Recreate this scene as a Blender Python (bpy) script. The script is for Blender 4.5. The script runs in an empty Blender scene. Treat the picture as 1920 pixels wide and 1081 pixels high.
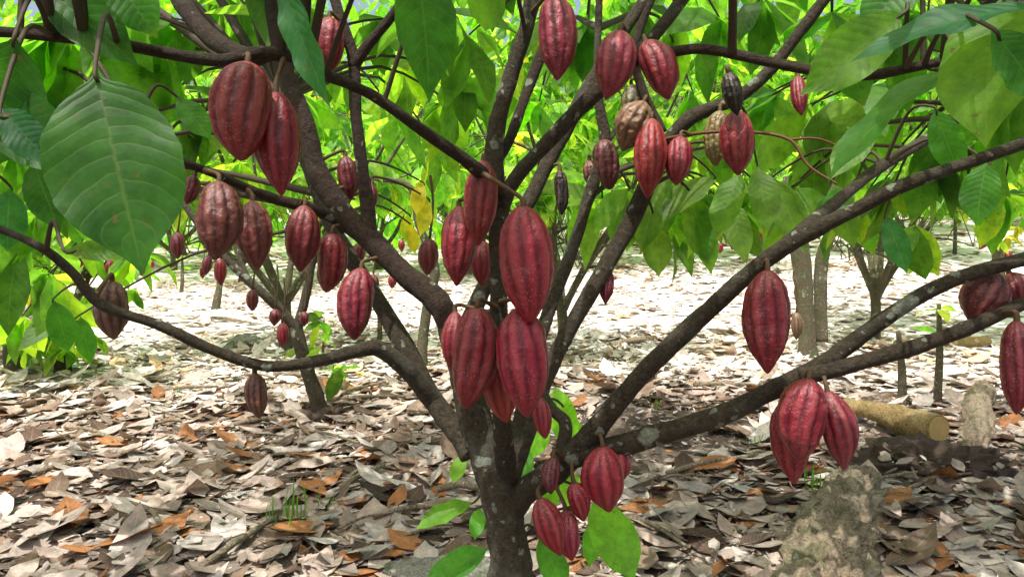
import bpy, math, random
import numpy as np
from mathutils import Vector, noise, Quaternion, Matrix
random.seed(7); rng=np.random.default_rng(7)
R=math.radians
# ------------------------------------------------------------------ camera / frame of reference
F=1423.0; PITCH=R(5.0); CAM=Vector((0,0,1.15))
RT=Vector((1,0,0)); FW=Vector((0,math.cos(PITCH),-math.sin(PITCH))); UP=Vector((0,math.sin(PITCH),math.cos(PITCH)))
def P(u,v,d): return CAM+RT*((u-960)/F*d)+UP*(-(v-540.5)/F*d)+FW*d
sc=bpy.context.scene
cam=bpy.data.cameras.new("camera"); co=bpy.data.objects.new("camera",cam); sc.collection.objects.link(co)
co.location=CAM; co.rotation_euler=(R(90)-PITCH,0,0); cam.sensor_width=36; cam.lens=36*F/1920; cam.clip_end=600; cam.clip_start=0.02
sc.camera=co
sc.view_settings.view_transform='Standard'; sc.view_settings.look='None'; sc.view_settings.exposure=0
# ------------------------------------------------------------------ light
EL=R(70); AZ=R(212)
w=bpy.data.worlds.new("World"); sc.world=w; w.use_nodes=True
nt=w.node_tree; sky=nt.nodes.new('ShaderNodeTexSky'); sky.sky_type='NISHITA'; sky.sun_disc=False
sky.sun_elevation=EL; sky.sun_rotation=AZ; sky.air_density=1.0; sky.dust_density=8.0; sky.ozone_density=0.5
bg=nt.nodes['Background']; bg.inputs[1].default_value=0.26; nt.links.new(sky.outputs[0],bg.inputs[0])
sl=bpy.data.lights.new("sun",'SUN'); sl.energy=5.0; sl.angle=R(0.5); sl.color=(1,0.97,0.92)
so=bpy.data.objects.new("sun",sl); sc.collection.objects.link(so)
sd=Vector((math.cos(EL)*math.sin(AZ),math.cos(EL)*math.cos(AZ),math.sin(EL)))
so.rotation_euler=sd.to_track_quat('Z','Y').to_euler(); so.location=(0,0,20)
# ------------------------------------------------------------------ helpers
def smooth(a,b,x):
    t=np.clip((x-a)/(b-a),0,1); return t*t*(3-2*t)
def gh(x,y):
    x=np.asarray(x,float); y=np.asarray(y,float)
    z=0.035*np.sin(x*1.7+0.5)*np.cos(y*1.3)+0.02*np.sin(x*3.9+y*2.7)+0.05*np.sin(x*0.6+1)*np.sin(y*0.5)
    return z+smooth(6,22,y)*(0.25+1.0*smooth(-3,7,x))+smooth(24,60,y)*3
def G(u,v):
    d=3.0
    for i in range(30):
        p=P(u,v,1.0)-CAM
        t=(float(gh((CAM+p*d).x,(CAM+p*d).y))-CAM.z)/p.z if p.z<-1e-4 else 20
        d=0.5*d+0.5*t
    q=CAM+p*d; return Vector((q.x,q.y,float(gh(q.x,q.y))))
def link(o,parent=None):
    sc.collection.objects.link(o)
    if parent is not None: o.parent=parent
    return o
def info(o,label,cat,group=None,kind=None):
    o["label"]=label; o["category"]=cat
    if group: o["group"]=group
    if kind: o["kind"]=kind
def empty(name,loc):
    e=bpy.data.objects.new(name,None); e.location=loc; e.empty_display_size=0.1; link(e); return e
def cr(p,sub):
    n=len(p); out=[]
    for i in range(n-1):
        a=p[max(i-1,0)];b=p[i];c=p[i+1];d=p[min(i+2,n-1)]
        for k in range(sub):
            t=k/sub
            out.append(0.5*((2*b)+(c-a)*t+(2*a-5*b+4*c-d)*t*t+(3*b-a-3*c+d)*t**3))
    out.append(p[-1]); return out
def tube(V,Fc,pts,rad,sides=14,rough=0.05,sub=8,cap=True,seed=0.0):
    q=[np.array([*p,r]) for p,r in zip(pts,rad)]
    q=cr(q,sub); C=[Vector(a[:3]) for a in q]; Rr=[max(a[3],0.0008) for a in q]
    b0=len(V); nrm=None
    for i,c in enumerate(C):
        t=(C[min(i+1,len(C)-1)]-C[max(i-1,0)]).normalized()
        if nrm is None:
            nrm=t.orthogonal().normalized()
        nrm=(nrm-t*nrm.dot(t)).normalized(); bi=t.cross(nrm)
        for k in range(sides):
            a=2*math.pi*k/sides
            dv=nrm*math.cos(a)+bi*math.sin(a)
            p=c+dv*Rr[i]
            if rough>0:
                m=1+rough*(1.6*noise.noise(p*14+Vector((seed,0,0)))+1.1*noise.noise(p*45))
                p=c+dv*Rr[i]*m
            V.append(p)
    for i in range(len(C)-1):
        for k in range(sides):
            a=b0+i*sides+k; b=b0+i*sides+(k+1)%sides
            Fc.append((a,b,b+sides,a+sides))
    if cap:
        Fc.append(tuple(b0+(len(C)-1)*sides+k for k in range(sides)))
        Fc.append(tuple(b0+k for k in reversed(range(sides))))
    return C,Rr
def mkmesh(name,V,Fc,mat,org=Vector((0,0,0)),smoothsh=True):
    me=bpy.data.meshes.new(name); me.from_pydata([tuple(Vector(v)-org) for v in V],[],Fc)
    if smoothsh: me.polygons.foreach_set("use_smooth",[True]*len(me.polygons))
    if mat: me.materials.append(mat)
    me.update(); return me
PT=[0,.06,.10,.2,.35,.5,.65,.78,.87,.93,1.0]; PW=[.035,.045,.26,.64,.9,1.0,.96,.74,.4,.16,.01]
def leafmesh(name,base,dirv,nrm,L,W,droop,fold,tint,mat,ntt=6,cols=(-1,0,1),wav=0.02,org=(0,0,0),wf=14,rag=0.0):
    base=np.asarray(base,float)-np.asarray(org,float); y=np.asarray(dirv,float); n=np.asarray(nrm,float)
    N=len(base); y/=np.linalg.norm(y,axis=1)[:,None]+1e-9
    n=n-(n*y).sum(1)[:,None]*y; n/=np.linalg.norm(n,axis=1)[:,None]+1e-9
    x=np.cross(y,n); L=np.asarray(L,float);W=np.asarray(W,float)
    dr=np.asarray(droop,float); dr=np.where(np.abs(dr)<1e-2,1e-2,dr); fold=np.asarray(fold,float)
    t=np.linspace(0,1,ntt+1); 
    if ntt==6: t=np.array([0,.1,.28,.5,.72,.88,1.0])
    if ntt==4: t=np.array([0,.2,.5,.8,1.0])
    pw=np.interp(t,PT,PW); s=np.array(cols,float); nc=len(s)
    a=dr[:,None]*t[None]; cy=np.sin(a)/dr[:,None]*L[:,None]; cz=-(1-np.cos(a))/dr[:,None]*L[:,None]
    ww=pw[None]*W[:,None]/2
    if rag>0: ww=ww*(1+rng.uniform(-rag,rag,(N,ntt+1)))
    ph=rng.uniform(0,6,N)
    vy=cy[:,:,None]+0*s; sw=ww[:,:,None]*s
    if rag>0: sw=sw*(1+rng.uniform(-rag,rag,sw.shape))
    wv=wav*L[:,None,None]*np.sin(t[None,:,None]*wf+ph[:,None,None]+np.sign(s)[None,None]*1.3)*np.abs(s)**2*pw[None,:,None]
    vz=cz[:,:,None]+fold[:,None,None]*np.abs(sw)+wv
    co_=base[:,None,None]+y[:,None,None]*vy[...,None]+n[:,None,None]*vz[...,None]+x[:,None,None]*sw[...,None]
    nv=(ntt+1)*nc; co_=co_.reshape(-1,3)
    q=[]
    for i in range(ntt):
        for k in range(nc-1):
            q.append((i*nc+k,i*nc+k+1,(i+1)*nc+k+1,(i+1)*nc+k))
    q=np.array(q); fa=(q[None]+(np.arange(N)*nv)[:,None,None]).reshape(-1,4)
    me=bpy.data.meshes.new(name); me.vertices.add(len(co_)); me.vertices.foreach_set("co",co_.ravel())
    me.loops.add(fa.size); me.loops.foreach_set("vertex_index",fa.ravel().astype(np.int32))
    me.polygons.add(len(fa)); me.polygons.foreach_set("loop_start",np.arange(0,fa.size,4,dtype=np.int32))
    me.polygons.foreach_set("use_smooth",np.ones(len(fa),bool))
    st=np.zeros((N,ntt+1,nc,3)); st[...,0]=s[None,None]; st[...,1]=t[None,:,None]; st[...,2]=rng.uniform(0,1,N)[:,None,None]
    at=me.attributes.new("st",'FLOAT_VECTOR','POINT'); at.data.foreach_set("vector",st.ravel())
    tc=np.ones((N,nv,4)); tc[...,:3]=np.asarray(tint)[:,None]
    at=me.attributes.new("tint",'FLOAT_COLOR','POINT'); at.data.foreach_set("color",tc.ravel())
    me.materials.append(mat); me.update(calc_edges=True); me.validate(); return me
# ------------------------------------------------------------------ materials
def newmat(name):
    m=bpy.data.materials.new(name); m.use_nodes=True; n=m.node_tree; n.nodes.clear()
    out=n.nodes.new('ShaderNodeOutputMaterial'); return m,n,out
def nd(n,t,**k):
    x=n.nodes.new(t)
    for a,b in k.items(): setattr(x,a,b)
    return x
def mth(n,op,a,b=None,c=None,clamp=False):
    x=n.nodes.new('ShaderNodeMath'); x.operation=op; x.use_clamp=clamp
    for i,v in enumerate((a,b,c)):
        if v is None: continue
        if isinstance(v,(int,float)): x.inputs[i].default_value=v
        else: n.links.new(v,x.inputs[i])
    return x.outputs[0]
def mrange(n,v,a,b,c=0,d=1):
    x=n.nodes.new('ShaderNodeMapRange'); n.links.new(v,x.inputs[0])
    for i,q in zip((1,2,3,4),(a,b,c,d)): x.inputs[i].default_value=q
    return x.outputs[0]
def mix(n,f,a,b,bt='MIX'):
    x=n.nodes.new('ShaderNodeMix'); x.data_type='RGBA'; x.blend_type=bt
    if isinstance(f,(int,float)): x.inputs[0].default_value=f
    else: n.links.new(f,x.inputs[0])
    for i,v in ((6,a),(7,b)):
        if isinstance(v,tuple): x.inputs[i].default_value=(*v,1)
        else: n.links.new(v,x.inputs[i])
    return x.outputs[2]
def nz(n,vec,scale,detail=4,rough=.55,out=0):
    x=n.nodes.new('ShaderNodeTexNoise'); x.inputs['Scale'].default_value=scale; x.inputs['Detail'].default_value=detail; x.inputs['Roughness'].default_value=rough
    if vec is not None: n.links.new(vec,x.inputs['Vector'])
    return x.outputs[out]
def bump(n,h,st,dist=0.01,norm=None):
    x=n.nodes.new('ShaderNodeBump'); x.inputs['Strength'].default_value=st; x.inputs['Distance'].default_value=dist
    n.links.new(h,x.inputs['Height'])
    if norm is not None: n.links.new(norm,x.inputs['Normal'])
    return x.outputs[0]
def pbsdf(n,col,rough,norm=None,spec=.4):
    b=n.nodes.new('ShaderNodeBsdfPrincipled')
    if isinstance(col,tuple): b.inputs['Base Color'].default_value=(*col,1)
    else: n.links.new(col,b.inputs['Base Color'])
    if isinstance(rough,(int,float)): b.inputs['Roughness'].default_value=rough
    else: n.links.new(rough,b.inputs['Roughness'])
    b.inputs['Specular IOR Level'].default_value=spec
    if norm is not None: n.links.new(norm,b.inputs['Normal'])
    return b
def bark_mat(name,c1,c2,lich=(.36,.4,.3),dens=.45,moss=0.0,bs=1.0,crust=.42):
    m,n,out=newmat(name); tc=nd(n,'ShaderNodeTexCoord').outputs['Object']
    base=mix(n,mrange(n,nz(n,tc,14,6,.7),.35,.65),c1,c2)
    fine=nz(n,tc,110,5,.75)
    base=mix(n,mrange(n,fine,.38,.7,0,.75),base,tuple(min(1,x*2.3+.01) for x in c2))
    base=mix(n,mrange(n,nz(n,tc,11,7,.72),.52,.66,0,dens*.75),base,tuple(x*crust for x in lich))
    if moss>0: base=mix(n,mrange(n,nz(n,tc,9,5,.6),.5,.62,0,moss),base,(.06,.09,.02))
    dist=nd(n,'ShaderNodeVectorMath',operation='MULTIPLY_ADD'); n.links.new(nz(n,tc,55,3,.65,1),dist.inputs[0]); dist.inputs[1].default_value=(.022,)*3; n.links.new(tc,dist.inputs[2])
    msk=None; dn=mrange(n,nz(n,tc,3.5,2),.35,.6,.15,1.0)
    for scl,th in ((21,1-dens*1.1),(52,1-dens*.9)):
        vo=nd(n,'ShaderNodeTexVoronoi'); vo.inputs['Scale'].default_value=scl; n.links.new(dist.outputs[0],vo.inputs['Vector'])
        sp=nd(n,'ShaderNodeSeparateColor'); n.links.new(vo.outputs['Color'],sp.inputs[0])
        r=mth(n,'MULTIPLY',mrange(n,sp.outputs[0],th,1,0,.55),dn)
        k=mrange(n,mth(n,'SUBTRACT',r,vo.outputs['Distance']),0,.08)
        msk=k if msk is None else mth(n,'MAXIMUM',msk,k)
    lc=mix(n,mrange(n,nz(n,tc,90,4,.7),.35,.65),lich,tuple(x*.5 for x in lich))
    col=mix(n,mth(n,'MULTIPLY',msk,.85),base,lc)
    hgt=mth(n,'ADD',mth(n,'MULTIPLY',nz(n,tc,50,7,.75),1.0),mth(n,'MULTIPLY',msk,.12))
    b=pbsdf(n,col,.75,bump(n,hgt,bs,.02),.3); n.links.new(b.outputs[0],out.inputs[0]); return m
M_bark=bark_mat("bark",(.022,.016,.009),(.05,.038,.023),dens=.45)
M_barkt=bark_mat("bark_trunk",(.026,.021,.012),(.065,.052,.032),lich=(.45,.5,.38),dens=.78)
M_barkd=bark_mat("bark_dark",(.016,.009,.006),(.036,.021,.013),dens=.2)
M_barkg=bark_mat("bark_lichen",(.035,.028,.018),(.09,.075,.045),lich=(.34,.4,.26),dens=.7,moss=.6)
M_log=bark_mat("rotten_wood",(.06,.042,.026),(.28,.22,.15),lich=(.46,.44,.32),dens=.5,moss=.5,bs=1.0,crust=.8)
M_logy=bark_mat("peeled_wood",(.14,.09,.035),(.3,.21,.09),lich=(.42,.36,.22),dens=.2,moss=.35)
M_rock=bark_mat("mossy_rock",(.12,.11,.09),(.26,.25,.21),lich=(.4,.42,.34),dens=.5,moss=.7)
def pod_mat():
    m,n,out=newmat("pod_skin"); tc=nd(n,'ShaderNodeTexCoord').outputs['Object']
    oi=nd(n,'ShaderNodeObjectInfo'); at=nd(n,'ShaderNodeAttribute',attribute_name='ridge')
    rv=at.outputs['Fac']; col=oi.outputs['Color']
    rvn=mth(n,'ADD',rv,mth(n,'MULTIPLY',mth(n,'SUBTRACT',nz(n,tc,55,6,.7),.5),.95))
    dark=mix(n,1.0,col,(.45,.4,.48),'MULTIPLY')
    c=mix(n,mrange(n,rvn,-.05,.6),dark,col)
    lt=mix(n,.28,col,(.5,.22,.2))
    c=mix(n,mrange(n,rvn,.62,1.2,0,.7),c,lt)
    c=mix(n,mrange(n,nz(n,tc,16,7,.75),.53,.73,0,.36),c,(.36,.17,.15))
    mp=nd(n,'ShaderNodeMapping'); mp.inputs['Scale'].default_value=(1,1,.15); n.links.new(tc,mp.inputs[0])
    c=mix(n,mrange(n,nz(n,mp.outputs[0],120,4,.7),.54,.72,0,.35),c,lt)
    c=mix(n,mrange(n,nz(n,tc,30,6,.75),.61,.67,0,.7),c,(.065,.024,.018))
    vo=nd(n,'ShaderNodeTexVoronoi'); vo.inputs['Scale'].default_value=210; n.links.new(tc,vo.inputs['Vector'])
    c=mix(n,mth(n,'MULTIPLY',mrange(n,vo.outputs['Distance'],.32,.16,0,.5),mrange(n,nz(n,tc,14,3),.4,.6)),c,(.45,.26,.22))
    h=mth(n,'ADD',nz(n,tc,55,5,.66),mth(n,'MULTIPLY',vo.outputs['Distance'],.1))
    b=pbsdf(n,c,mrange(n,nz(n,tc,40,4),.3,.7,.32,.56),bump(n,h,.52,.008),.48)
    n.links.new(b.outputs[0],out.inputs[0]); return m
M_pod=pod_mat()
def leaf_mat(name,trans=.42,tv=(3.2,2.8,1.0),rough=.42,dry=False):
    m,n,out=newmat(name)
    at=nd(n,'ShaderNodeAttribute',attribute_name='tint').outputs['Color']
    st=nd(n,'ShaderNodeAttribute',attribute_name='st').outputs['Vector']
    sp=nd(n,'ShaderNodeSeparateXYZ'); n.links.new(st,sp.inputs[0]); s,t,rr=sp.outputs
    tc=nd(n,'ShaderNodeTexCoord').outputs['Object']
    ab=mth(n,'ABSOLUTE',s)
    q=mth(n,'SUBTRACT',mth(n,'MULTIPLY',t,11.0),mth(n,'MULTIPLY',mth(n,'POWER',ab,1.5),1.9))
    q=mth(n,'ADD',q,mth(n,'ADD',mth(n,'MULTIPLY',mth(n,'SIGN',s),.22),mth(n,'MULTIPLY',nz(n,tc,20,2),.7)))
    dv=mth(n,'MULTIPLY',mth(n,'ABSOLUTE',mth(n,'SUBTRACT',mth(n,'FRACT',q),.5)),2.0)
    vein=mth(n,'MAXIMUM',mrange(n,dv,.02,.13,.7,0),mrange(n,ab,.012,.05,1,0))
    nn=nz(n,tc,18,6,.7)
    c=mix(n,1.0,at,mix(n,mrange(n,nn,.3,.7),(.5,.58,.6),(1.5,1.4,1.3)),'MULTIPLY')
    if dry:
        c=mix(n,mrange(n,nz(n,tc,60,4,.7),.5,.8,0,.5),c,(.1,.075,.055))
        c=mix(n,mth(n,'MULTIPLY',vein,.22),c,(.6,.53,.45))
    else:
        c=mix(n,mth(n,'MULTIPLY',vein,.25),c,(.14,.2,.06))
        ed=mth(n,'MULTIPLY',mrange(n,mth(n,'ADD',mth(n,'MAXIMUM',mth(n,'SUBTRACT',ab,.1),t),mth(n,'MULTIPLY',nz(n,tc,14,4),.6)),1.22,1.45),mrange(n,rr,.45,.6,.0,.65))
        c=mix(n,ed,c,(.2,.18,.035))
        c=mix(n,mrange(n,nz(n,tc,45,4,.7),.64,.7,0,.8),c,(.1,.07,.025))
    h=mth(n,'ADD',mth(n,'POWER',dv,.5),mth(n,'MULTIPLY',nz(n,tc,120,3,.6),.5))
    bm=bump(n,h,.25,.003)
    b=pbsdf(n,c,rough,bm,.35 if not dry else .12)
    tr=nd(n,'ShaderNodeBsdfTranslucent'); n.links.new(mix(n,1.0,c,tv,'MULTIPLY'),tr.inputs[0])
    ms=nd(n,'ShaderNodeMixShader'); ms.inputs[0].default_value=trans
    n.links.new(b.outputs[0],ms.inputs[1]); n.links.new(tr.outputs[0],ms.inputs[2]); n.links.new(ms.outputs[0],out.inputs[0]); return m
M_leaf=leaf_mat("green_leaf",.55,(4.7,4.9,1.6),.5); M_leafb=leaf_mat("sunlit_leaf",.55,(4.9,5.0,2.2),.45)
M_dry=leaf_mat("dry_leaf",.1,(1.2,1.0,.8),.85,True)
def ground_mat():
    m,n,out=newmat("soil"); tc=nd(n,'ShaderNodeTexCoord').outputs['Object']
    c=mix(n,mrange(n,nz(n,tc,5,6,.6),.4,.6),(.05,.037,.03),(.15,.115,.09))
    vo=nd(n,'ShaderNodeTexVoronoi'); vo.inputs['Scale'].default_value=9; n.links.new(tc,vo.inputs['Vector'])
    sp=nd(n,'ShaderNodeSeparateColor'); n.links.new(vo.outputs['Color'],sp.inputs[0])
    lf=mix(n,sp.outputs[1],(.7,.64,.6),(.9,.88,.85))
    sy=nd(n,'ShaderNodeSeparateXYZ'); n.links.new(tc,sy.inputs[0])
    far=mrange(n,sy.outputs[1],4.2,6.8,.0,.97)  # distant ground goes near-white: sunlit glare painted into the soil colour
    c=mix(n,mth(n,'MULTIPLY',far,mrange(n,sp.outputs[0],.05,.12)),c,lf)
    b=pbsdf(n,c,.95,bump(n,nz(n,tc,30,8,.7),.8,.02),.1); n.links.new(b.outputs[0],out.inputs[0]); return m
M_soil=ground_mat()
def plain(name,c1,c2,scale=30,rough=.7,bs=.4):
    m,n,out=newmat(name); tc=nd(n,'ShaderNodeTexCoord').outputs['Object']
    c=mix(n,nz(n,tc,scale,6,.6),c1,c2); b=pbsdf(n,c,rough,bump(n,nz(n,tc,scale*3,5,.6),bs,.005),.3); n.links.new(b.outputs[0],out.inputs[0]); return m
M_twig=plain("twig",(.035,.026,.016),(.08,.06,.035)); M_twigr=plain("reddish_twig",(.09,.035,.015),(.15,.065,.03))
M_stalk=plain("stalk",(.06,.035,.018),(.12,.07,.03)); M_cut=plain("cut_wood",(.3,.2,.07),(.5,.36,.15),18)
# ------------------------------------------------------------------ ground
def axis(lo,hi,n,c,pw=2.2):
    t=np.linspace(-1,1,n); a=np.sign(t)*np.abs(t)**pw; return np.where(a<0,c+a*(c-lo),c+a*(hi-c))
gx=axis(-150,150,200,0); gy=axis(-60,300,220,4)
X,Y=np.meshgrid(gx,gy); Z=gh(X,Y)
V=np.stack([X,Y,Z],-1).reshape(-1,3); W_=len(gx)
Fg=[(j*W_+i,j*W_+i+1,(j+1)*W_+i+1,(j+1)*W_+i) for j in range(len(gy)-1) for i in range(W_-1)]
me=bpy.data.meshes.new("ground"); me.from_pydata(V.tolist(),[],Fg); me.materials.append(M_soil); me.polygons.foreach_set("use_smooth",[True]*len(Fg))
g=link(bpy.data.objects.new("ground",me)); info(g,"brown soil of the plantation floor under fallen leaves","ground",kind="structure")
# ------------------------------------------------------------------ leaf litter
PAL=np.array([(.42,.355,.31),(.35,.28,.23),(.23,.165,.12),(.34,.15,.06),(.09,.06,.045),(.54,.49,.45),(.38,.30,.26),(.48,.42,.385),(.16,.11,.08)])
PP=np.array([.19,.13,.12,.06,.08,.12,.15,.11,.07]); PP/=PP.sum()
def patchy(x,y): 
    return np.array([noise.noise(Vector((a*.9,b*.9,3.1)))+.5*noise.noise(Vector((a*2.3,b*2.3,7.1))) for a,b in zip(x,y)])
def litter(r0,r1,n,Ls,tilt,hz,br=1.0,pa=False,x=None,y=None,zo=0,ex=2.2):
    if x is None:
        r=np.sqrt(rng.uniform(r0*r0,r1*r1,n)); a=rng.uniform(-R(47),R(47),n)
        x=r*np.sin(a); y=r*np.cos(a)
    if pa:
        k=patchy(x,y)>-.38; x=x[k];y=y[k];n=len(x)
    ya=rng.uniform(0,2*np.pi,n)
    L=Ls[0]+(Ls[1]-Ls[0])*rng.random(n)**ex; z=gh(x,y)+zo+rng.uniform(.003,hz,n)
    ti=rng.normal(0,tilt,n); d=np.stack([np.cos(ya),np.sin(ya),np.sin(ti)*.7],1)
    nn=np.stack([rng.normal(0,tilt,n),rng.normal(0,tilt,n),np.ones(n)],1); fl=rng.random(n)<.35; nn[fl]*=-1
    tint=PAL[rng.choice(len(PAL),n,p=PP)]*rng.uniform(.65,1.2,(n,1))
    if br>1: tint=tint**.45*br  # distant litter whitened, bright sunlight painted into the leaf tints
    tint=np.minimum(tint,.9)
    return np.stack([x,y,z],1)-d*L[:,None]*.5,d,nn,L,L*rng.uniform(.32,.6,n),rng.normal(0,.4,n),rng.normal(.03,.18,n),tint
LA=G(1490,1180); LB=G(1600,940); kk=rng.uniform(0,1,50); sx=rng.normal(0,.08,50)
xl=LA.x+(LB.x-LA.x)*kk+sx; yl=LA.y+(LB.y-LA.y)*kk
ma=G(1730,885); xm=ma.x+rng.normal(0,.2,60); ym=ma.y+rng.normal(0,.12,60)
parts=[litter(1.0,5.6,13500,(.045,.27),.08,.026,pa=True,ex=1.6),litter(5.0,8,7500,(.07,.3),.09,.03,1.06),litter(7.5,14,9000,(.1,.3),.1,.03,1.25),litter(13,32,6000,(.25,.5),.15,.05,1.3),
 litter(0,0,50,(.04,.13),.3,.02,x=xl,y=yl,zo=.05),litter(0,0,60,(.03,.12),.4,.03,x=xm,y=ym,zo=.07)]
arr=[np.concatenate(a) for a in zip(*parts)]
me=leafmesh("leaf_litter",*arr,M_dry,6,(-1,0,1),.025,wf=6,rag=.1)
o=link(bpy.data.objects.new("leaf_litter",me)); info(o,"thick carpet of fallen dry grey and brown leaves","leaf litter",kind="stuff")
bits=[litter(1.0,6.5,28000,(.012,.055),.3,.03,ex=1.5)]
arr=[np.concatenate(a) for a in zip(*bits)]; arr[4]=arr[4]*rng.uniform(.2,1.3,len(arr[4]))
me=leafmesh("leaf_debris",*arr,M_dry,4,(-1,1),.0,wf=6)
o=link(bpy.data.objects.new("leaf_debris",me)); info(o,"crumbled leaf fragments and bark bits on the soil","leaf debris",kind="stuff")
# ------------------------------------------------------------------ main tree wood
BASE=P(957,1180,1.62); BASE.z=float(gh(BASE.x,BASE.y))-.02
tree=empty("cacao_tree",BASE); info(tree,"large cacao tree with many spreading limbs and clusters of red pods","tree",group="cacao trees in the plantation")
SAMP=[]
def branch(pts,name="branch",mat=None,sides=14,rough=.08,k=.86):
    Q=[P(u,v,d) for u,v,d,w in pts]; rr=[w*k/2/F*d for u,v,d,w in pts]
    if name=="trunk": Q=[BASE]+Q; rr=[.062]+rr
    V=[];Fc=[]; C,Rr=tube(V,Fc,Q,rr,sides,rough,10,True,len(SAMP)*.37)
    SAMP.extend(zip(C,Rr))
    o=bpy.data.objects.new(name,mkmesh(name,V,Fc,mat or M_bark,BASE)); link(o,tree); return o
branch([(957,1120,1.62,104),(956,1060,1.62,95),(950,990,1.62,86),(932,910,1.6,80),(905,835,1.6,74),(885,765,1.6,70),(868,690,1.6,64),(845,610,1.6,58)],"trunk",M_barkt,26,.1)
branch([(862,680,1.6,58),(845,610,1.6,56),(815,560,1.62,56),(755,510,1.65,50),(690,445,1.68,50),(640,395,1.7,52),(595,320,1.7,46),(572,230,1.7,40),(535,130,1.72,36),(512,20,1.75,34),(505,-120,1.8,28)],mat=M_barkd)
branch([(695,450,1.68,38),(688,380,1.68,32),(676,290,1.66,26),(666,200,1.65,26),(662,110,1.65,27),(640,40,1.65,24),(610,-60,1.65,20)],mat=M_barkd)
branch([(662,125,1.65,26),(690,85,1.64,24),(735,30,1.62,20),(790,-50,1.6,16)],mat=M_barkd)
branch([(650,425,1.7,40),(620,405,1.68,28),(560,385,1.62,24),(500,368,1.58,22),(400,325,1.5,20),(320,293,1.45,20),(250,240,1.45,14)],mat=M_barkd)
branch([(885,850,1.6,54),(860,815,1.62,48),(810,745,1.66,44),(765,660,1.7,42),(710,565,1.75,38),(655,480,1.8,34),(610,400,1.85,28),(570,300,1.9,22),(520,180,2.0,20)])
branch([(815,755,1.66,44),(770,700,1.62,40),(715,655,1.58,36),(680,655,1.56,32),(600,675,1.52,26),(500,686,1.48,25),(400,656,1.44,24),(300,610,1.4,22),(190,570,1.36,22),(130,505,1.33,20),(60,455,1.3,18),(-80,400,1.3,14)])
branch([(950,900,1.6,50),(942,800,1.52,42),(935,700,1.48,38),(935,600,1.46,40),(935,480,1.46,40),(932,380,1.46,40),(925,300,1.46,42),(935,220,1.46,38),(962,130,1.46,34),(990,40,1.46,34),(1010,-80,1.48,30)])
branch([(934,420,1.465,28),(931,355,1.44,34),(885,310,1.36,30),(800,250,1.3,26),(700,180,1.26,24),(610,140,1.22,26),(560,112,1.21,24),(490,100,1.2,32),(400,113,1.18,28),(200,80,1.12,24),(0,60,1.08,24),(-160,55,1.05,18)],mat=M_barkd)
branch([(500,105,1.22,26),(470,108,1.24,36),(400,75,1.3,40),(345,10,1.35,42),(300,-80,1.4,36)],mat=M_barkd)
branch([(935,420,1.465,34),(960,345,1.45,32),(1025,268,1.43,34),(1100,190,1.4,34),(1170,125,1.4,36),(1220,75,1.4,28),(1290,-15,1.42,26),(1350,-100,1.45,20)])
branch([(1160,135,1.4,30),(1200,110,1.38,28),(1260,97,1.36,23),(1330,93,1.34,23),(1450,118,1.3,22),(1600,142,1.26,23),(1720,125,1.22,21),(1830,100,1.2,15)],mat=M_barkd)
branch([(928,310,1.47,24),(955,262,1.49,22),(985,180,1.55,24),(1015,100,1.58,24),(1050,10,1.6,20),(1080,-80,1.62,16)],mat=M_barkd)
branch([(870,625,1.61,40),(890,580,1.62,38),(925,500,1.66,34),(985,390,1.7,32),(1035,290,1.74,34),(1095,180,1.78,34),(1150,90,1.8,28),(1220,-20,1.85,24)])
branch([(950,880,1.62,44),(975,790,1.68,34),(1000,680,1.74,30),(1030,580,1.8,30),(1072,470,1.86,28),(1110,350,1.9,28),(1135,270,1.9,28),(1120,160,1.9,18),(1125,-40,1.9,16)])
branch([(955,900,1.62,44),(1000,780,1.68,34),(1035,680,1.72,36),(1100,560,1.76,36),(1180,420,1.8,38),(1235,300,1.8,34),(1290,225,1.78,32),(1380,185,1.76,28),(1440,135,1.74,28),(1500,60,1.72,26),(1560,-20,1.7,24)])
branch([(1240,250,1.8,26),(1205,170,1.8,22),(1190,90,1.8,20),(1230,-20,1.8,16)],mat=M_barkd)
branch([(945,985,1.62,60),(980,925,1.6,58),(1045,880,1.58,56),(1100,825,1.56,52),(1150,765,1.53,46),(1215,690,1.5,42),(1330,580,1.45,39),(1420,500,1.4,37),(1500,445,1.36,38),(1600,395,1.32,33),(1700,345,1.28,31),(1830,300,1.24,28),(1960,255,1.2,26)],sides=18)
branch([(1060,860,1.57,52),(1150,838,1.55,48),(1250,810,1.52,46),(1350,778,1.48,46),(1450,730,1.44,42),(1530,690,1.42,42),(1600,640,1.4,38),(1700,570,1.36,34),(1800,520,1.33,32),(1960,475,1.3,28)],sides=18)
branch([(1500,705,1.42,38),(1570,690,1.4,36),(1700,655,1.37,34),(1800,620,1.34,32),(1880,585,1.32,30),(1980,545,1.3,24)],sides=18)
branch([(1475,455,1.38,30),(1560,385,1.5,26),(1640,320,1.6,25),(1730,265,1.7,24),(1830,200,1.8,23),(1960,130,1.9,20)])
branch([(1040,890,1.58,40),(1060,800,1.62,30),(1030,760,1.66,24),(1000,700,1.7,18)],mat=M_bark)
branch([(1245,262,1.78,10),(1310,250,1.7,8),(1400,247,1.65,7),(1480,262,1.6,7),(1515,310,1.58,6),(1570,345,1.55,5)],mat=M_twigr,sides=8)
branch([(1480,262,1.6,6),(1540,262,1.6,5),(1620,300,1.6,4)],mat=M_twigr,sides=8)
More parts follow.
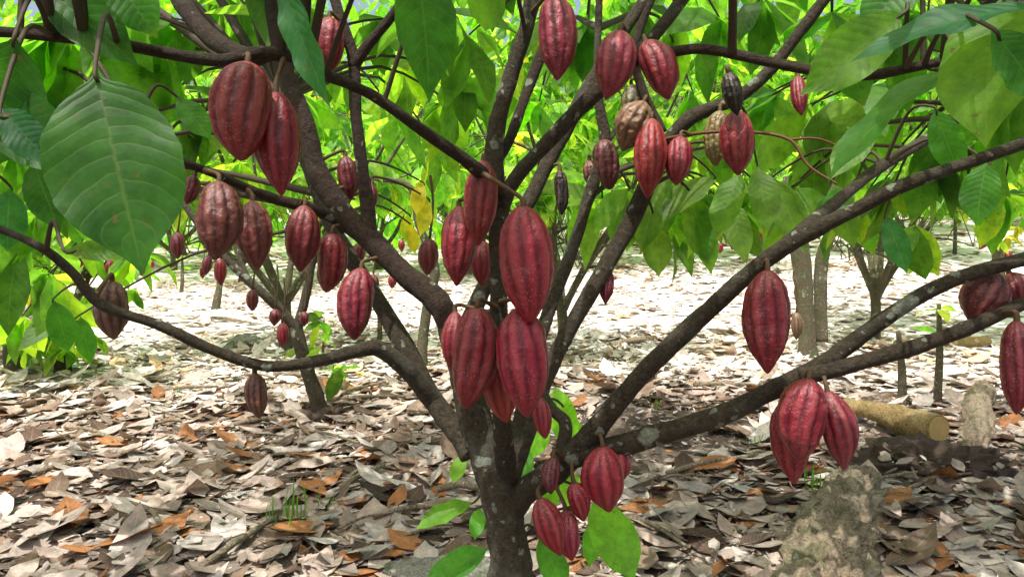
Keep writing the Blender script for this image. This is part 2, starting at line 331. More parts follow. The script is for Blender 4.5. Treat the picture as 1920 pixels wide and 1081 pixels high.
# ------------------------------------------------------------------ pods
_t=np.linspace(-.1,1.1,1201); _p=np.interp(_t,[-.1,0,.015,.05,.1,.2,.33,.47,.6,.74,.85,.93,.975,1.0,1.1],[0,0,.24,.44,.62,.85,.98,1.0,.95,.78,.52,.28,.15,.0,0])
_k=np.hanning(121); _k/=_k.sum(); _s=np.convolve(_p,_k,'same')
_bl=np.clip(np.minimum(_t,1-_t)/.06,0,1); LUT=_p*(1-_bl)+_s*_bl
def podmesh(name,top,tip,wid,seed,nth=80,nk=50,wr=0.0):
    rs=random.Random(seed); ax=(tip-top); Ln=ax.length; ax.normalize()
    e1=ax.orthogonal().normalized(); e1=Quaternion(ax,rs.uniform(0,6.28))@e1; e2=ax.cross(e1)
    bend=rs.uniform(-.07,.07)*Ln; nar=rs.uniform(-.06,.06); sharp=rs.uniform(.8,1.1); rd=rs.uniform(.05,.08)
    V=[];Fc=[];rg=[]; p0=rs.uniform(-.4,.4)
    for i in range(nk+1):
        t=i/nk; t=t-.05*math.sin(2*math.pi*t)
        r=float(np.interp(t,_t,LUT))**sharp*wid/2*(1+nar*math.cos(t*6))
        env=min(1,t*6)*min(1,(1-t)*4)
        for k in range(nth):
            a=2*math.pi*k/nth
            w_=a+.15*math.sin(t*3+seed)+.05*noise.noise(Vector((math.cos(a)*2+seed,math.sin(a)*2,t*6)))
            cc=math.cos(10*w_)
            rv=.5+.34*cc+.2*math.cos(5*w_+p0)
            gro=math.exp(-((1+cc)/.35)**1.2)
            ridge=1+env*(rd*(max(rv,0)**.8-.5)-.045*gro)
            d=e1*math.cos(a)+e2*math.sin(a)
            p=ax*(t*Ln)+d*(r*ridge)+e1*(bend*math.sin(math.pi*t))
            p+=d*(wid*env*((.026+wr)*noise.noise(p*35+Vector((seed,0,0)))+(.012+wr)*noise.noise(p*110+Vector((seed,0,0)))))
            V.append(p); rg.append((rv-.35*gro)*env+.3*(1-env))
    for i in range(nk):
        for k in range(nth):
            a=i*nth+k;b=i*nth+(k+1)%nth; Fc.append((a,a+nth,b+nth,b))
    me=mkmesh(name,V,Fc,M_pod); at=me.attributes.new("ridge",'FLOAT','POINT'); at.data.foreach_set("value",rg); return me
COL={'r':(.25,.011,.022),'d':(.145,.011,.019),'p':(.29,.015,.030),'o':(.27,.02,.024),'b':(.15,.045,.034),'g':(.19,.12,.06),'k':(.012,.01,.009)}
LAB={'r':"ripe crimson ridged cacao pod hanging from the branch",'d':"dark maroon ridged cacao pod hanging from the branch",'p':"glossy pinkish red cacao pod hanging from the branch",'o':"bright red cacao pod wedged behind larger pods",
 'b':"brownish red speckled cacao pod on the branch",'g':"greenish brown unripe cacao pod on the branch",'k':"shrivelled black dried cacao pod on the branch"}
PODS=[(458,118,302,112,4,1.13,'p'),(523,172,368,84,-3,1.17,'r'),(406,340,488,80,3,1.42,'b'),(478,376,507,64,-4,1.52,'b'),(567,384,511,64,4,1.6,'d'),(617,437,548,58,6,1.66,'r'),
(671,502,638,66,6,1.62,'r'),(357,330,383,34,15,1.5,'d'),(618,33,136,58,0,1.62,'r'),(652,292,376,42,-8,1.75,'d'),(695,343,397,28,0,1.8,'d'),
(859,386,537,66,2,1.5,'r'),(901,300,462,64,4,1.4,'r'),(987,386,606,100,-4,1.3,'p'),(905,452,535,42,3,1.58,'r'),(884,575,766,88,7,1.35,'r'),(850,583,692,44,5,1.5,'r'),
(981,576,782,97,-4,1.32,'p'),(936,672,793,62,-14,1.42,'o'),(1016,744,822,36,-10,1.45,'o'),(1042,-10,152,74,-2,1.38,'p'),(1150,58,187,74,12,1.33,'p'),(1232,78,187,66,-22,1.37,'r'),
(1187,190,284,66,24,1.72,'g'),(1218,222,372,58,3,1.7,'r'),(1272,257,347,50,6,1.7,'p'),(1137,262,356,50,-8,1.82,'b'),(1382,207,329,61,-2,1.65,'r'),(1346,208,312,44,4,1.72,'g'),
(1374,135,217,36,-12,1.6,'k'),(1051,318,404,27,-3,1.72,'k'),(1499,143,217,30,-6,1.7,'r'),(1439,505,701,88,0,1.33,'r'),(1135,498,571,29,0,1.8,'d'),
(1508,708,868,90,6,1.33,'p'),(1567,732,882,62,-12,1.38,'r'),(1484,745,908,72,-4,1.4,'r'),(1842,508,607,78,22,1.36,'d'),(1905,513,575,54,-20,1.4,'d'),(1906,600,777,62,0,1.27,'r'),
(1136,836,960,79,-6,1.5,'p'),(1160,836,900,46,-14,1.56,'r'),(1035,856,926,36,4,1.5,'d'),(1085,903,977,42,-14,1.5,'r'),(1032,932,1042,54,-20,1.47,'r'),(1066,955,1051,52,-8,1.52,'p'),
(211,526,636,60,-2,1.42,'b'),(1108,300,352,30,-6,1.95,'b'),(1190,160,240,50,-8,1.85,'g'),(482,699,784,42,-6,1.5,'b')]
def nearest(p,mx=.45):
    best=None;bd=mx
    for c,r in SAMP:
        q=c-p
        if q.z<-.03: continue
        d=q.length-r
        if d<bd: bd=d;best=(c,r)
    return best
PG="cacao pods hanging in the plantation"
def makepod(top,tip,wid,ck,seed,stalk_to=None):
    me=podmesh("cacao_pod",top,tip,wid,seed,wr=.03 if ck in 'kg' else (.012 if ck=='b' else 0))
    o=bpy.data.objects.new("cacao_pod",me); o.location=top; link(o)
    c=COL[ck]; k=random.uniform(.78,1.18); o.color=(c[0]*k,c[1]*random.uniform(.7,1.7),c[2]*random.uniform(.75,1.25),1)
    info(o,LAB[ck],"cacao pod",PG)
    if stalk_to is None: stalk_to=top+Vector((0,.03,.06))
    V=[];Fc=[]; a=(top-tip).normalized(); q=stalk_to-top
    tube(V,Fc,[-a*.008,a*.012,q*.5+a*.008,q],[.006,.0042,.004,.006],8,.08,4)
    s=bpy.data.objects.new("stalk",mkmesh("stalk",V,Fc,M_stalk)); link(s,o); return o
for i,(u,v0,v1,w_,ln,d,ck) in enumerate(PODS):
    off=math.tan(R(ln))*(v1-v0)/2
    top=P(u+off,v0,d); tip=P(u-off,v1,d-.01+random.uniform(-.02,.02))
    nb=nearest(top); st=None
    if nb:
        c,r=nb; st=c+(top-c).normalized()*r*.6
    makepod(top,tip,w_*d/F,ck,i*1.7+1,st)
# ------------------------------------------------------------------ foliage helpers
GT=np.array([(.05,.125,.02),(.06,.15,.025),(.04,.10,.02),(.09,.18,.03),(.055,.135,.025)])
BT=np.array([(.11,.21,.025),(.14,.25,.03),(.06,.15,.02),(.2,.28,.035),(.09,.2,.025),(.05,.11,.02)])  # background leaf palette, sunlit brightness put into the greens
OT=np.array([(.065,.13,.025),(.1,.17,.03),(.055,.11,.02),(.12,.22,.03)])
class Lv:
    def __init__(s): s.b=[];s.d=[];s.n=[];s.L=[];s.W=[];s.dr=[];s.f=[];s.t=[]
    def add(s,b,d,n,L,W,dr,f,t):
        s.b.append(tuple(b));s.d.append(tuple(d));s.n.append(tuple(n));s.L.append(L);s.W.append(W);s.dr.append(dr);s.f.append(f);s.t.append(tuple(t))
    def cluster(s,pos,out,n,Lm,pal,down=.6,yl=.005):
        kb=random.uniform(.75,1.2)
        for i in range(n):
            a=random.uniform(0,6.283); rad=Vector((math.cos(a),math.sin(a),0))
            d=(out*.5+rad*random.uniform(.4,1)+Vector((0,0,-random.uniform(-.1,1.2)*down*1.3))).normalized()
            nn=Vector((random.gauss(0,.5),random.gauss(0,.5),1))+rad*.4
            L=Lm*random.uniform(.55,1.25); t=pal[random.randrange(len(pal))]*random.uniform(.75,1.2)*kb
            if random.random()<yl: t=np.array((.36,.27,.03))
            s.add(pos+out*random.uniform(-.08,.05),d,nn,L,L*random.uniform(.34,.46),random.uniform(.2,1.2),random.uniform(.05,.3),t)
    def mesh(s,name,mat,org,ntt=6,cols=(-1,0,1),wav=.02):
        return leafmesh(name,s.b,s.d,s.n,s.L,s.W,s.dr,s.f,s.t,mat,ntt,cols,wav,org)
# main tree crown
crown=Lv(); TV=[];TF=[]
def nearb(p,mx=2.5):
    best=SAMP[0][0];bd=1e9
    for c,r in SAMP[::3]:
        d=(c-p).length + max(0,c.z-p.z)*.5
        if d<bd: bd=d;best=c
    return best
def twigcluster(p,n,Lm,pal,down=.6):
    c=nearb(p); q=p-c; out=Vector((q.x,q.y,q.z*.5)); out=out.normalized() if out.length>1e-3 else Vector((0,0,1))
    mid=c+q*.5+Vector((0,0,.12*q.length))
    tube(TV,TF,[c,mid,p],[.006+.003*q.length,.005,.003],6,.1,4,False)
    crown.cluster(p,out,n,Lm,pal,down,.002)
# overhead canopy, mostly unseen, placed to shade the foreground; gaps let sun flecks through
for i in range(400):
    x=random.uniform(-3.8,3.8); y=random.uniform(.3,4.4)
    zmin=1.15+max(y,.6)*.27+(.34 if y<1.7 else .16)
    z=zmin+random.random()**1.3*1.4
    if noise.noise(Vector((x*1.1,y*1.1,1.7)))>.2: continue
    twigcluster(Vector((x,y,z)),8,.25,GT,.5)
# clusters within view
CL=[(60,150,1.6),(30,250,1.7),(100,60,1.5),(250,60,2.2),(180,30,1.9),(330,190,2.4),(380,240,2.6),(290,130,2.3),(20,330,1.9),(60,420,2.2),(120,380,2.4),(30,480,2.4),(90,540,2.8),(140,600,3.2),(40,620,3.4),(200,440,2.8),(250,500,3.2),
(330,60,2.2),(560,40,2.2),(720,60,2.4),(820,40,2.0),(880,90,2.4),(760,140,2.8),(850,220,2.8),(860,170,2.6),(420,20,2.6),(450,60,2.8),(600,90,3.0),(1020,60,3.0),(1280,60,2.8),(960,150,3.2),(740,240,3.3),(1010,220,3.4),(450,330,3.4),(560,200,3.4),(1100,120,3.3),(630,150,3.3),(820,300,3.5),
(1130,400,2.7),(1180,380,2.5),(1270,390,2.4),(1340,390,2.4),(1410,360,2.3),(1480,380,2.4),(1540,310,2.4),(1250,430,2.7),(1520,220,2.3),(1600,260,2.4),(1660,360,2.7),(1600,420,2.9),(1740,300,2.5),
(1800,270,2.4),(1850,330,2.7),(1900,210,2.0),(1880,390,2.9),(1440,200,2.7),(1350,60,2.5),(1420,30,2.3),(1700,50,1.8),(1100,60,2.6),(1180,30,2.5),(1560,60,2.0),(1660,180,2.3),(1710,450,3.2),(1300,200,3.2),(1330,280,3.0),(1450,280,3.0),(1220,330,2.8)]
for u,v,d in CL:
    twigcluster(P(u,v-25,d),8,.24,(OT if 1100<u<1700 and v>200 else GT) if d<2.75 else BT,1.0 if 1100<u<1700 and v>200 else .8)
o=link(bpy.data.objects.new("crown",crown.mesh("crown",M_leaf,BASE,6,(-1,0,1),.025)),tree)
# individual large leaves: base, tip, width, tint, roll
GR=(.035,.12,.02); DK=(.022,.08,.018); LG=(.08,.17,.03); BL=(.025,.10,.045); OL=(.075,.14,.028)  # near leaves: DK and GR carry backlit shade in their tint
NL=[(178,125,.84,262,498,.80,232,(.026,.09,.018),10),(-40,170,1.0,125,300,.9,120,DK,30),(30,60,.95,-30,330,.95,150,DK,-20),(0,200,.9,85,300,.88,70,BL,25),
(770,-130,1.0,818,178,1.0,118,GR,-15),(520,-60,.9,612,195,.88,62,BL,35),(1880,-10,.95,1830,250,.9,170,LG,20),(1800,120,1.05,1530,292,1.05,95,GR,40),(1700,20,1.1,1510,170,1.1,105,LG,-20),
(1960,10,.9,1600,75,.95,90,BL,30),(1855,50,.85,1960,190,.85,90,GR,-10),(120,470,1.2,250,470,1.2,40,LG,20),(60,-40,1.1,250,110,1.1,100,DK,10),(200,-60,1.1,290,60,1.1,90,GR,10),
(850,-60,1.2,780,60,1.2,80,GR,20),(930,-50,1.2,900,60,1.25,90,LG,20),(330,180,1.5,395,260,1.5,50,GR,0),(1640,230,1.6,1560,330,1.55,60,LG,0),(1720,-60,1.2,1620,60,1.2,90,GR,0),
(1250,300,2.0,1200,470,1.95,70,OL,10),(1290,360,2.0,1330,490,1.95,64,OL,-10),(1340,330,2.0,1240,400,1.9,64,OL,20),(1390,320,1.9,1340,440,1.85,60,LG,15),(1420,310,1.9,1440,430,1.85,60,OL,-15),(1450,330,1.95,1510,470,1.9,60,OL,10),(1310,380,2.0,1335,510,1.95,44,LG,0),
(1230,420,2.0,1235,515,1.95,54,OL,0),(1560,340,1.7,1600,460,1.65,55,OL,10),(1600,350,1.7,1530,430,1.65,55,GR,-10),(1850,300,1.5,1830,420,1.5,70,GR,10),(1660,400,1.9,1700,510,1.85,45,BL,10),(1750,200,1.5,1800,330,1.5,60,GR,10),
(1180,350,2.1,1110,430,2.1,50,LG,10),(1360,360,2.1,1400,490,2.05,50,OL,0),(1490,350,2.1,1560,420,2.05,50,LG,10),
(60,300,1.5,110,430,1.5,70,DK,10),(20,350,1.6,10,470,1.6,70,BL,10),(100,560,2.2,130,660,2.2,50,GR,0),(150,590,2.3,170,680,2.3,36,GR,10),
(890,940,1.75,780,985,1.7,46,(.1,.24,.03),20),(1110,930,1.7,1190,1085,1.6,84,(.1,.25,.03),0),(920,1025,1.8,790,1100,1.75,60,(.05,.18,.03),10),(1010,1000,1.75,1060,1110,1.7,54,(.05,.16,.03),0),(900,950,1.85,890,1010,1.8,30,(.06,.2,.03),0),(1130,960,1.8,1100,1060,1.75,44,(.07,.2,.03),25),
(1040,720,1.95,1070,840,1.9,54,(.13,.3,.03),10),(1010,770,1.95,1000,860,1.9,50,(.12,.28,.03),-20),(980,830,1.9,985,900,1.85,36,(.05,.16,.03),0),(1060,880,1.8,1090,960,1.75,50,(.12,.26,.03),10),(1040,900,1.8,1020,960,1.8,44,(.1,.24,.03),10),(870,850,1.95,850,905,1.9,30,(.12,.26,.03),10),(1070,780,2,1100,850,2,34,(.13,.28,.03),15),
(790,340,2.2,780,400,2.15,30,(.4,.32,.02),10),(800,370,2.2,790,440,2.15,30,(.36,.3,.03),-20),(765,400,2.2,760,450,2.2,24,(.3,.32,.03),0),(770,420,2.2,778,475,2.2,24,(.36,.27,.03),0)]
for (u0,v0,d0,u1,v1,d1,w_,tn,roll) in NL:
    a=P(u0,v0,d0);b=P(u1,v1,d1); dv=(b-a); L=dv.length; dv.normalize()
    n=(CAM-a).normalized()+Vector((0,0,.5)); n=Quaternion(dv,R(roll))@n
    me=leafmesh("leaf",[a],[dv-n.normalized()*-.12],[n],[L*1.03],[w_/F*d0],[random.uniform(.25,.6)],[.22],[tn],M_leaf,26,(-1,-.8,-.55,-.25,0,.25,.55,.8,1),.024,BASE,wf=random.uniform(12,20),rag=.012)
    link(bpy.data.objects.new("leaf",me),tree)
    c=nearb(a); 
    tube(TV,TF,[c,(a+c)/2+Vector((0,.0,.05)),a,a+dv*.02],[.005,.0035,.0025,.002],6,.05,5,False)
link(bpy.data.objects.new("twigs",mkmesh("twigs",TV,TF,M_twig,BASE)),tree)
# ------------------------------------------------------------------ background cacao trees
def gentree(seed,H,spread,ncl,Lm,pal,low=1.25):
    random.seed(seed); V=[];Fc=[];lv=Lv(); ends=[]
    j=random.uniform(.35,.7)
    tube(V,Fc,[Vector((0,0,-.05)),Vector((.02,0,j*.5)),Vector((.0,.02,j))],[.07,.052,.05],12,.08,5)
    nl=random.randint(4,6)
    for i in range(nl):
        a=6.283*i/nl+random.uniform(-.4,.4); o_=Vector((math.cos(a),math.sin(a),0)); s=spread*random.uniform(.6,1)
        pts=[Vector((0,0,j-.08)),Vector((0,0,j))+o_*.2*s+Vector((0,0,.35)),o_*.5*s+Vector((random.uniform(-.1,.1),random.uniform(-.1,.1),H*.5)),o_*s+Vector((0,0,H*.85))]
        C,_=tube(V,Fc,pts,[.038,.03,.022,.008],9,.08,5)
        ends+=C[6:]
        for k in range(4):
            c=C[random.randint(5,len(C)-3)]; a2=a+random.uniform(-1.4,1.4); o2=Vector((math.cos(a2),math.sin(a2),random.uniform(-.15,.7)))
            l=random.uniform(.5,1.1)*spread*.55
            C2,_=tube(V,Fc,[c,c+o2*l*.5,c+o2*l+Vector((0,0,-.1))],[.016,.01,.004],6,.05,4); ends+=C2[3:]
    for i in range(ncl):
        c=random.choice(ends); p=c+Vector((random.gauss(0,.28),random.gauss(0,.28),random.gauss(0,.22)))
        if p.z<low: p.z=low+random.random()*.4
        q=Vector((p.x,p.y,.3*random.random())); out=q.normalized() if q.length>.01 else Vector((1,0,0))
        tube(V,Fc,[c,(c+p)/2+Vector((0,0,.05)),p],[.006,.004,.002],4,0,2,False)
        lv.cluster(p,out,random.randint(6,9),Lm,pal,.65,.015)
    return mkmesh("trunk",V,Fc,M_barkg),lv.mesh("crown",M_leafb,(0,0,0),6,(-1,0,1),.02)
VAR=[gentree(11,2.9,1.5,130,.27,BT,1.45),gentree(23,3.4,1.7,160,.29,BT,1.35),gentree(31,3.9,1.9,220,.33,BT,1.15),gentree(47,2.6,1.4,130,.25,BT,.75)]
random.seed(5)
TG="cacao trees in the plantation"
def puttree(x,y,vi,s,rot,label="leafy cacao tree with slim lichen covered stems"):
    e=empty("cacao_tree",(x,y,float(gh(x,y)))); e.rotation_euler=(0,0,rot); e.scale=(s,s,s); info(e,label,"tree",TG)
    t=link(bpy.data.objects.new("trunk",VAR[vi][0]),e); c=link(bpy.data.objects.new("crown",VAR[vi][1]),e); return e
TR=[(-3.9,5.6,3,1.0),(-2.3,6.6,0,.95),(-6.0,8.4,3,1.2),(3.4,7.0,0,.9),(5.6,7.4,1,1.0),(.4,6.9,0,.9),(8.2,9.6,3,1.2),
(-9.0,11.5,1,1.0),(-4.6,12.9,2,1.15),(-1.0,13.6,2,1.15),(2.8,13.2,2,1.15),(6.8,13.5,2,1.15),(10.5,12.5,1,1.1),(-10.5,15.5,2,1.1),(-6.8,15.6,2,1.25),(-2.6,16.4,2,1.3),(1.2,16.4,2,1.3),(4.6,17.0,2,1.3),(8.5,17.,2,1.3),(12.5,16.5,2,1.3),(-13.5,17.5,2,1.2),
(-9,20.5,2,1.6),(-4.5,20.5,2,1.7),(0,20.5,2,1.7),(4.5,20.5,2,1.7),(9,21,2,1.7),(14,21,2,1.6),(-14.5,21,2,1.6)]
for x,y,vi,s in TR:
    puttree(x+random.uniform(-.3,.3),y+random.uniform(-.3,.3),vi,s,random.uniform(0,6.28))
# far wood mass
N=15000; x=rng.uniform(-32,32,N); y=rng.uniform(24,33,N); z=gh(x,y)+rng.random(N)**.9*17*(.85+.15*np.sin(x*.7))
d=np.stack([rng.normal(0,1,N),rng.normal(0,1,N),-rng.uniform(.2,1.6,N)],1); n_=np.stack([rng.normal(0,.5,N),rng.normal(-.4,.5,N),np.ones(N)],1)
Lf=rng.uniform(.5,.95,N); me=leafmesh("distant_woodland",np.stack([x,y,z],1),d,n_,Lf,Lf*.5,rng.uniform(.2,1,N),rng.uniform(0,.4,N),BT[rng.integers(0,5,N)]*rng.uniform(.8,1.4,(N,1)),M_leafb,4)
o=link(bpy.data.objects.new("distant_woodland",me)); info(o,"dense sunlit green foliage closing the plantation","woodland",kind="stuff")
# neighbouring trees with visible stems
def woodtree(base,brs,mat,label,ks=1.0):
    e=empty("cacao_tree",base); info(e,label,"tree",TG)
    for k,b in enumerate(brs):
        V=[];Fc=[]; Q=[P(u,v,dd) for u,v,dd,w in b]; rr=[ks*w/2/F*dd for u,v,dd,w in b]
        if k==0: Q=[base-Vector((0,0,.03))]+Q; rr=[rr[0]*1.3]+rr
        C,Rr=tube(V,Fc,Q,rr,12,.08,6); SAMP.extend(zip(C,Rr))
        link(bpy.data.objects.new("trunk" if k==0 else "branch",mkmesh("branch",V,Fc,mat,base)),e)
    return e
b2=G(603,785); D2=(b2-CAM).dot(FW)
t2=woodtree(b2,[[(592,740,D2,36),(572,680,D2,32),(552,605,D2,30)],[(556,620,D2,28),(520,575,D2-.05,24),(465,525,D2-.1,20),(415,475,D2-.1,18),(350,390,D2-.1,14),(300,300,D2,10)],
 [(556,620,D2,24),(575,550,D2,20),(590,480,D2,18),(640,400,D2,14),(690,300,D2,10)],[(465,525,D2-.1,14),(440,440,D2,10),(480,380,D2,8),(470,260,D2,6)]],M_bark,"slender cacao tree rising from a small earth mound",.82)
b3=G(1515,668); D3=(b3-CAM).dot(FW)
t3=woodtree(b3,[[(1514,640,D3,32),(1508,560,D3,32),(1500,470,D3,36),(1480,330,D3,24)],[(1538,640,D3+.1,28),(1538,560,D3+.1,24),(1545,470,D3+.1,24),(1600,350,D3,18)]],M_barkg,"twin stemmed cacao tree with pale green lichen patches")
b4=G(790,690); D4=(b4-CAM).dot(FW)
t4=woodtree(b4,[[(792,650,D4,20),(800,580,D4,20),(815,500,D4,18),(785,420,D4,15),(768,350,D4,13),(700,335,D4,8)]],M_barkg,"thin pale stemmed young cacao tree in the leaf litter")
b5=G(117,700); D5=(b5-CAM).dot(FW)
t5=woodtree(b5,[[(120,660,D5,26),(135,600,D5,20),(160,520,D5,18),(190,430,D5,14)]],M_barkd,"leaning slim cacao tree with low leafy shoots")
b6=G(1868,545); D6=(b6-CAM).dot(FW)
t6=woodtree(b6,[[(1872,510,D6,22),(1868,450,D6,18),(1850,390,D6,14)],[(1868,460,D6,14),(1885,400,D6,12),(1900,330,D6,10)]],M_barkg,"slim cacao tree hung with yellow leaves and small pods")
lv5=Lv(); lv2=Lv(); lv6=Lv()
for i in range(40): 
    lv5.cluster(P(random.gauss(90,70),random.uniform(430,660),D5+random.uniform(-.4,.4)),Vector((0,0,.3)),6,.2,BT,.7)
link(bpy.data.objects.new("crown",lv5.mesh("crown",M_leaf,b5)),t5)
YT=np.array([(.36,.27,.04),(.27,.23,.05),(.12,.22,.03)])
for i in range(14): lv6.cluster(P(random.gauss(1885,28),random.uniform(330,450),D6+random.uniform(-.3,.3)),Vector((0,0,.3)),6,.2,BT if i%2 else YT,.9)
link(bpy.data.objects.new("crown",lv6.mesh("crown",M_leafb,b6)),t6)
for u,v in ((350,380),(300,300),(640,390),(690,300),(470,260),(430,420),(520,300),(600,650),(640,690),(600,600)):
    lv2.cluster(P(u,v,D2+.1),Vector((0,0,.3)),8 if v<600 else 4,.2,BT,.7)
link(bpy.data.objects.new("crown",lv2.mesh("crown",M_leafb,b2)),t2)
# background pods
BP=[(333,434,486,25,0,3.6,'d'),(414,484,536,23,0,3.6,'r'),(388,478,516,18,8,4.0,'d'),(473,542,583,22,0,3.5,'d'),(529,604,651,22,0,3.4,'r'),(803,447,516,38,4,2.4,'d'),(1373,422,468,20,0,4.3,'p'),(1430,390,421,22,0,4.8,'p'),
(1618,413,444,20,0,4.6,'p'),(1862,398,428,16,10,D6-.1,'d'),(1862,432,460,22,50,D6-.1,'d'),(1872,355,380,16,0,D6,'r'),(1845,440,468,16,30,D6-.1,'r'),(1890,470,500,15,0,D6,'r'),(205,486,522,20,0,4.4,'r'),(150,474,502,17,0,5,'d'),(570,583,612,17,0,3.6,'d'),(515,578,611,22,5,3.5,'d'),(735,515,541,17,0,5,'r'),
(753,448,472,12,0,6,'r'),(267,496,518,13,0,6,'r'),(676,453,492,24,0,3.8,'d'),(700,513,552,22,0,4,'d'),(1408,430,452,12,0,6.5,'p'),(1590,395,415,12,0,7,'p'),(1493,585,637,22,0,4.4,'g'),(285,488,503,9,0,8,'r'),(1740,30,56,26,0,3,'d'),(380,500,522,11,0,7,'r'),
(1350,455,475,11,0,7,'p'),(1425,425,450,13,0,6,'r'),(1560,430,452,12,0,6.5,'p'),(1640,402,425,13,0,6,'r'),(1240,470,490,11,0,7.5,'r'),(700,470,492,12,0,6,'r'),(170,500,522,12,0,6,'r'),(240,480,505,13,0,6,'d'),(118,372,398,16,0,5,'r')]
for i,(u,v0,v1,w_,ln,d,ck) in enumerate(BP):
    off=math.tan(R(ln))*(v1-v0)/2; top=P(u+off,v0,d); tip=P(u-off,v1,d)
    nb=nearest(top,.3); st=nb[0] if nb else top+Vector((0,.04,.2))
    me=podmesh("cacao_pod",top,tip,w_*d/F,i+100.3,40,20); o=bpy.data.objects.new("cacao_pod",me); o.location=top; link(o); c=COL[ck]; o.color=(c[0],c[1],c[2],1); info(o,LAB[ck],"cacao pod",PG)
    V=[];Fc=[]; tube(V,Fc,[Vector((0,0,-.005)),(st-top)*.5+Vector((.01,0,.01)),st-top],[.005,.004,.005],6,0,3); link(bpy.data.objects.new("stalk",mkmesh("stalk",V,Fc,M_stalk)),o)
# ------------------------------------------------------------------ logs, rocks, sticks
def log(name,a,b,ra,rb,mat,label,cut=None,sides=24,rough=.1):
    V=[];Fc=[]; m=(a+b)/2; m1=a.lerp(b,.33)+Vector((random.uniform(-.01,.01),0,.008)); m2=a.lerp(b,.66)
    tube(V,Fc,[a,m1,m2,b],[ra,ra*.97,rb*1.03,rb],sides,rough,16,True,3.3)
    o=bpy.data.objects.new(name,mkmesh(name,V,Fc,mat,m)); o.location=m; 
    for p in o.data.polygons:
        if len(p.vertices)>4: p.use_smooth=False
    link(o); info(o,label,"log")
    if cut:
        ax=(b-a).normalized(); V=[];Fc=[]
        tube(V,Fc,[b-ax*.003,b+ax*.004],[rb*.93,rb*.9],sides,.05,1,True,3.3)
        c=bpy.data.objects.new("cut_face",mkmesh("cut_face",V,Fc,cut,m,False)); link(c,o)
    return o
def rotlog(a,b,rad,label,sides=110,sub=34):
    V=[];Fc=[]; m=(a+b)/2; pts=[a,a.lerp(b,.3)+Vector((.02,0,.01)),a.lerp(b,.6)+Vector((-.02,0,0)),a.lerp(b,.9),b+Vector((.01,.02,-.01))]
    C,Rr=tube(V,Fc,pts,rad,sides,.0,sub,True,3.3)
    axl=(b-a).normalized(); nV=[]
    for j,p in enumerate(V):
        c=C[min(j//sides,len(C)-1)]; dv=(p-c); h=p.dot(axl); q=p-axl*h
        rg=abs(noise.noise(q*30+axl*h*4))
        k=1+.12*noise.noise(p*5)+.10*noise.noise(p*14+Vector((3,1,0)))-.3*rg+.12*noise.noise(q*95+axl*h*18)+.07*noise.noise(p*120)
        nV.append(c+dv*k+axl*(.08*noise.noise(q*30+Vector((5,0,0))) if j>len(V)-sides*5 else 0))
    o=bpy.data.objects.new("log",mkmesh("log",nV,Fc,M_log,m)); o.location=m; link(o); info(o,label,"log")
a=G(1585,790); b=G(1758,850); a.z+=.09;b.z+=.12
log("log",a,b,.05,.07,M_logy,"short sawn yellowish log lying across the mound",M_cut,rough=.1)
a=G(1822,850)+Vector((0,0,.0)); b=G(1862,740)+Vector((0,.1,.02)); rotlog(a,b,[.08,.085,.08,.075,.065],"weathered grey mossy log on the leaf litter",60,16)
a=G(1480,1230)+Vector((0,0,-.08)); b=G(1612,905)+Vector((0,0,-.05)); rotlog(a,b,[.16,.165,.16,.15,.135],"thick rotten mossy log half buried in leaves")
a=G(1680,655)+Vector((0,0,.04)); b=G(1850,650)+Vector((0,0,.05)); log("log",a,b,.04,.05,M_logy,"dark fallen branch log on sunlit litter")
def rock(p,r,sq,label,mat=M_rock,name="rock",cat="rock",rg=1.0):
    import bmesh
    bm=bmesh.new(); bmesh.ops.create_icosphere(bm,subdivisions=5,radius=1)
    for v in bm.verts:
        q=v.co.copy(); m=1+.35*noise.noise(q*1.3+p)+.14*rg*noise.noise(q*3.5+p)+.1*rg*noise.noise(q*9)+.08*rg*noise.noise(q*22)
        v.co=Vector((q.x*r*m*sq[0],q.y*r*m*sq[1],q.z*r*m*sq[2]))
    me=bpy.data.meshes.new(name); bm.to_mesh(me); bm.free(); me.materials.append(mat); me.polygons.foreach_set("use_smooth",[True]*len(me.polygons))
    o=bpy.data.objects.new(name,me); o.location=p; link(o); info(o,label,cat)
rock(G(465,655),.22,(1,.7,.6),"grey rounded rock in sunlit leaf litter")
rock(G(850,1095),.16,(1.3,.8,.5),"mossy stone at the foot of the tree")
M_mound=plain("dark_earth",(.022,.015,.011),(.10,.07,.05),60,.95,1)
rock(G(1735,885),.22,(1.5,.9,.55),"dark crumbly earth mound under the log",M_mound,"earth_mound","earth mound",2.2)
rock(G(612,785),.12,(1,1,.6),"small earth mound around the tree base",M_mound,"earth_mound","earth mound",2)
rock(G(1670,1020),.05,(1.4,1,.6),"dark small stone among dry leaves",M_mound)
ST=[(370,1085,520,990,14),(640,925,720,890,12),(520,795,440,810,10),(300,1000,240,960,9),(1140,655,1230,640,12),(1120,660,1060,690,10),(700,985,820,970,9),(620,760,760,755,8),(1250,900,1420,870,10),(1180,985,1290,1050,9),(390,600,470,612,6),(960,690,1130,700,7),(820,930,900,935,14),(130,790,260,775,8),(1300,730,1420,735,8),(60,900,170,880,8),
(1640,850,1760,900,6),(1660,900,1800,860,5),(1700,930,1820,905,7),(1690,860,1720,920,5)]
for i in range(70):
    u=random.uniform(0,1920); v=random.uniform(650,1070); l=random.uniform(30,130); t=random.gauss(0,.4)
    ST.append((u,v,u+l*math.cos(t),v+l*math.sin(t)*.6,random.uniform(2.5,8)))
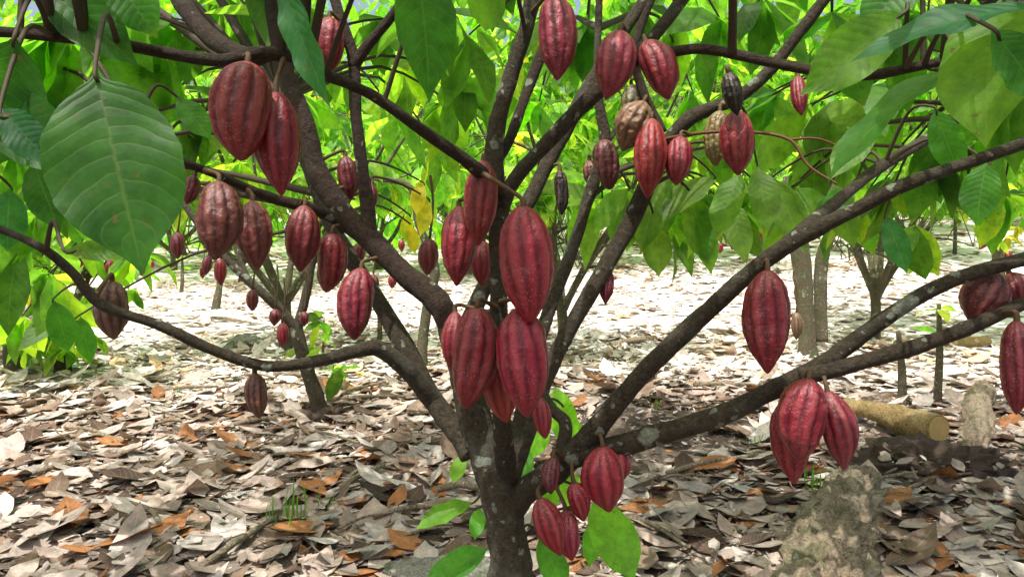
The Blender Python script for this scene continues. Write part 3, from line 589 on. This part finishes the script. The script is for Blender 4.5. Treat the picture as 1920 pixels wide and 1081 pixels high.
for u0,v0,u1,v1,w_ in ST:
    a=G(u0,v0);b=G(u1,v1); a.z+=.03;b.z+=.045; dd=(a-CAM).length; m=(a+b)/2
    V=[];Fc=[]; tube(V,Fc,[a,a.lerp(b,.4)+Vector((.01,.02,.01)),b],[w_/2/F*dd,w_/2/F*dd*.9,w_/3/F*dd],8,.12,6,True,u0)
    o=bpy.data.objects.new("stick",mkmesh("stick",V,Fc,M_log,m)); o.location=m; link(o); info(o,"dry broken stick lying on fallen leaves","stick","sticks on the leaf litter")
# saplings and grass
def sapling(u,v,vt,w_,label,leaves=0):
    b=G(u,v); dd=(b-CAM).dot(FW); e=empty("sapling",b); info(e,label,"sapling","saplings in the litter"); V=[];Fc=[]
    t=P(u+random.uniform(-10,10),vt,dd); tube(V,Fc,[b-Vector((0,0,.02)),b.lerp(t,.5)+Vector((.01,0,0)),t],[w_/2/F*dd,w_/2.4/F*dd,w_/4/F*dd],8,.06,6)
    link(bpy.data.objects.new("stem",mkmesh("stem",V,Fc,M_barkg,b)),e)
    if leaves:
        l=Lv(); l.cluster(t,Vector((0,0,.6)),leaves,.16,BT,.3); l.cluster(b.lerp(t,.7),Vector((0,0,.6)),leaves//2,.14,BT,.3)
        link(bpy.data.objects.new("foliage",l.mesh("foliage",M_leafb,b)),e)
sapling(1692,765,620,18,"bare grey sapling stem in the leaf litter"); sapling(1757,765,570,16,"thin sapling with narrow green leaves",6)
sapling(1648,540,455,26,"short weathered stump with peeling bark"); sapling(1790,480,400,8,"thin young stem with green leaves",6); sapling(1430,480,415,8,"thin young stem with green leaves",4)
sapling(403,580,520,18,"short sapling stump in sunlit leaves",0); sapling(340,550,480,8,"thin young stem with green leaves",5); sapling(600,700,600,6,"young green shoot beside the slim tree",8); sapling(640,735,690,5,"young green shoot beside the slim tree",8); sapling(712,640,560,10,"young green shoot beside the slim tree",5)
def grass(u,v,n,h,label):
    b=G(u,v); l=Lv()
    for i in range(n):
        a=random.uniform(0,6.28); l.add(b+Vector((random.gauss(0,.02),random.gauss(0,.02),0)),(math.cos(a)*1.1,math.sin(a)*1.1,1),(math.cos(a),math.sin(a),.3),h*random.uniform(.5,1.2),h*.035,random.uniform(.8,1.9),.2,(.07,.15,.03))
    o=bpy.data.objects.new("grass_tuft",l.mesh("grass_tuft",M_leaf,b)); o.location=b; 
    link(o); info(o,label,"grass tuft","grass tufts")
for u,v,n,h in ((560,985,13,.17),(520,1000,8,.14),(620,955,8,.1),(1525,925,12,.16),(1420,840,8,.13),(335,745,8,.1),(1180,690,8,.1),(1230,770,8,.1),(1890,640,12,.14),(1150,1000,8,.1),(1210,550,14,.12)):
    grass(u,v,n,h,"small tuft of green grass poking through litter")
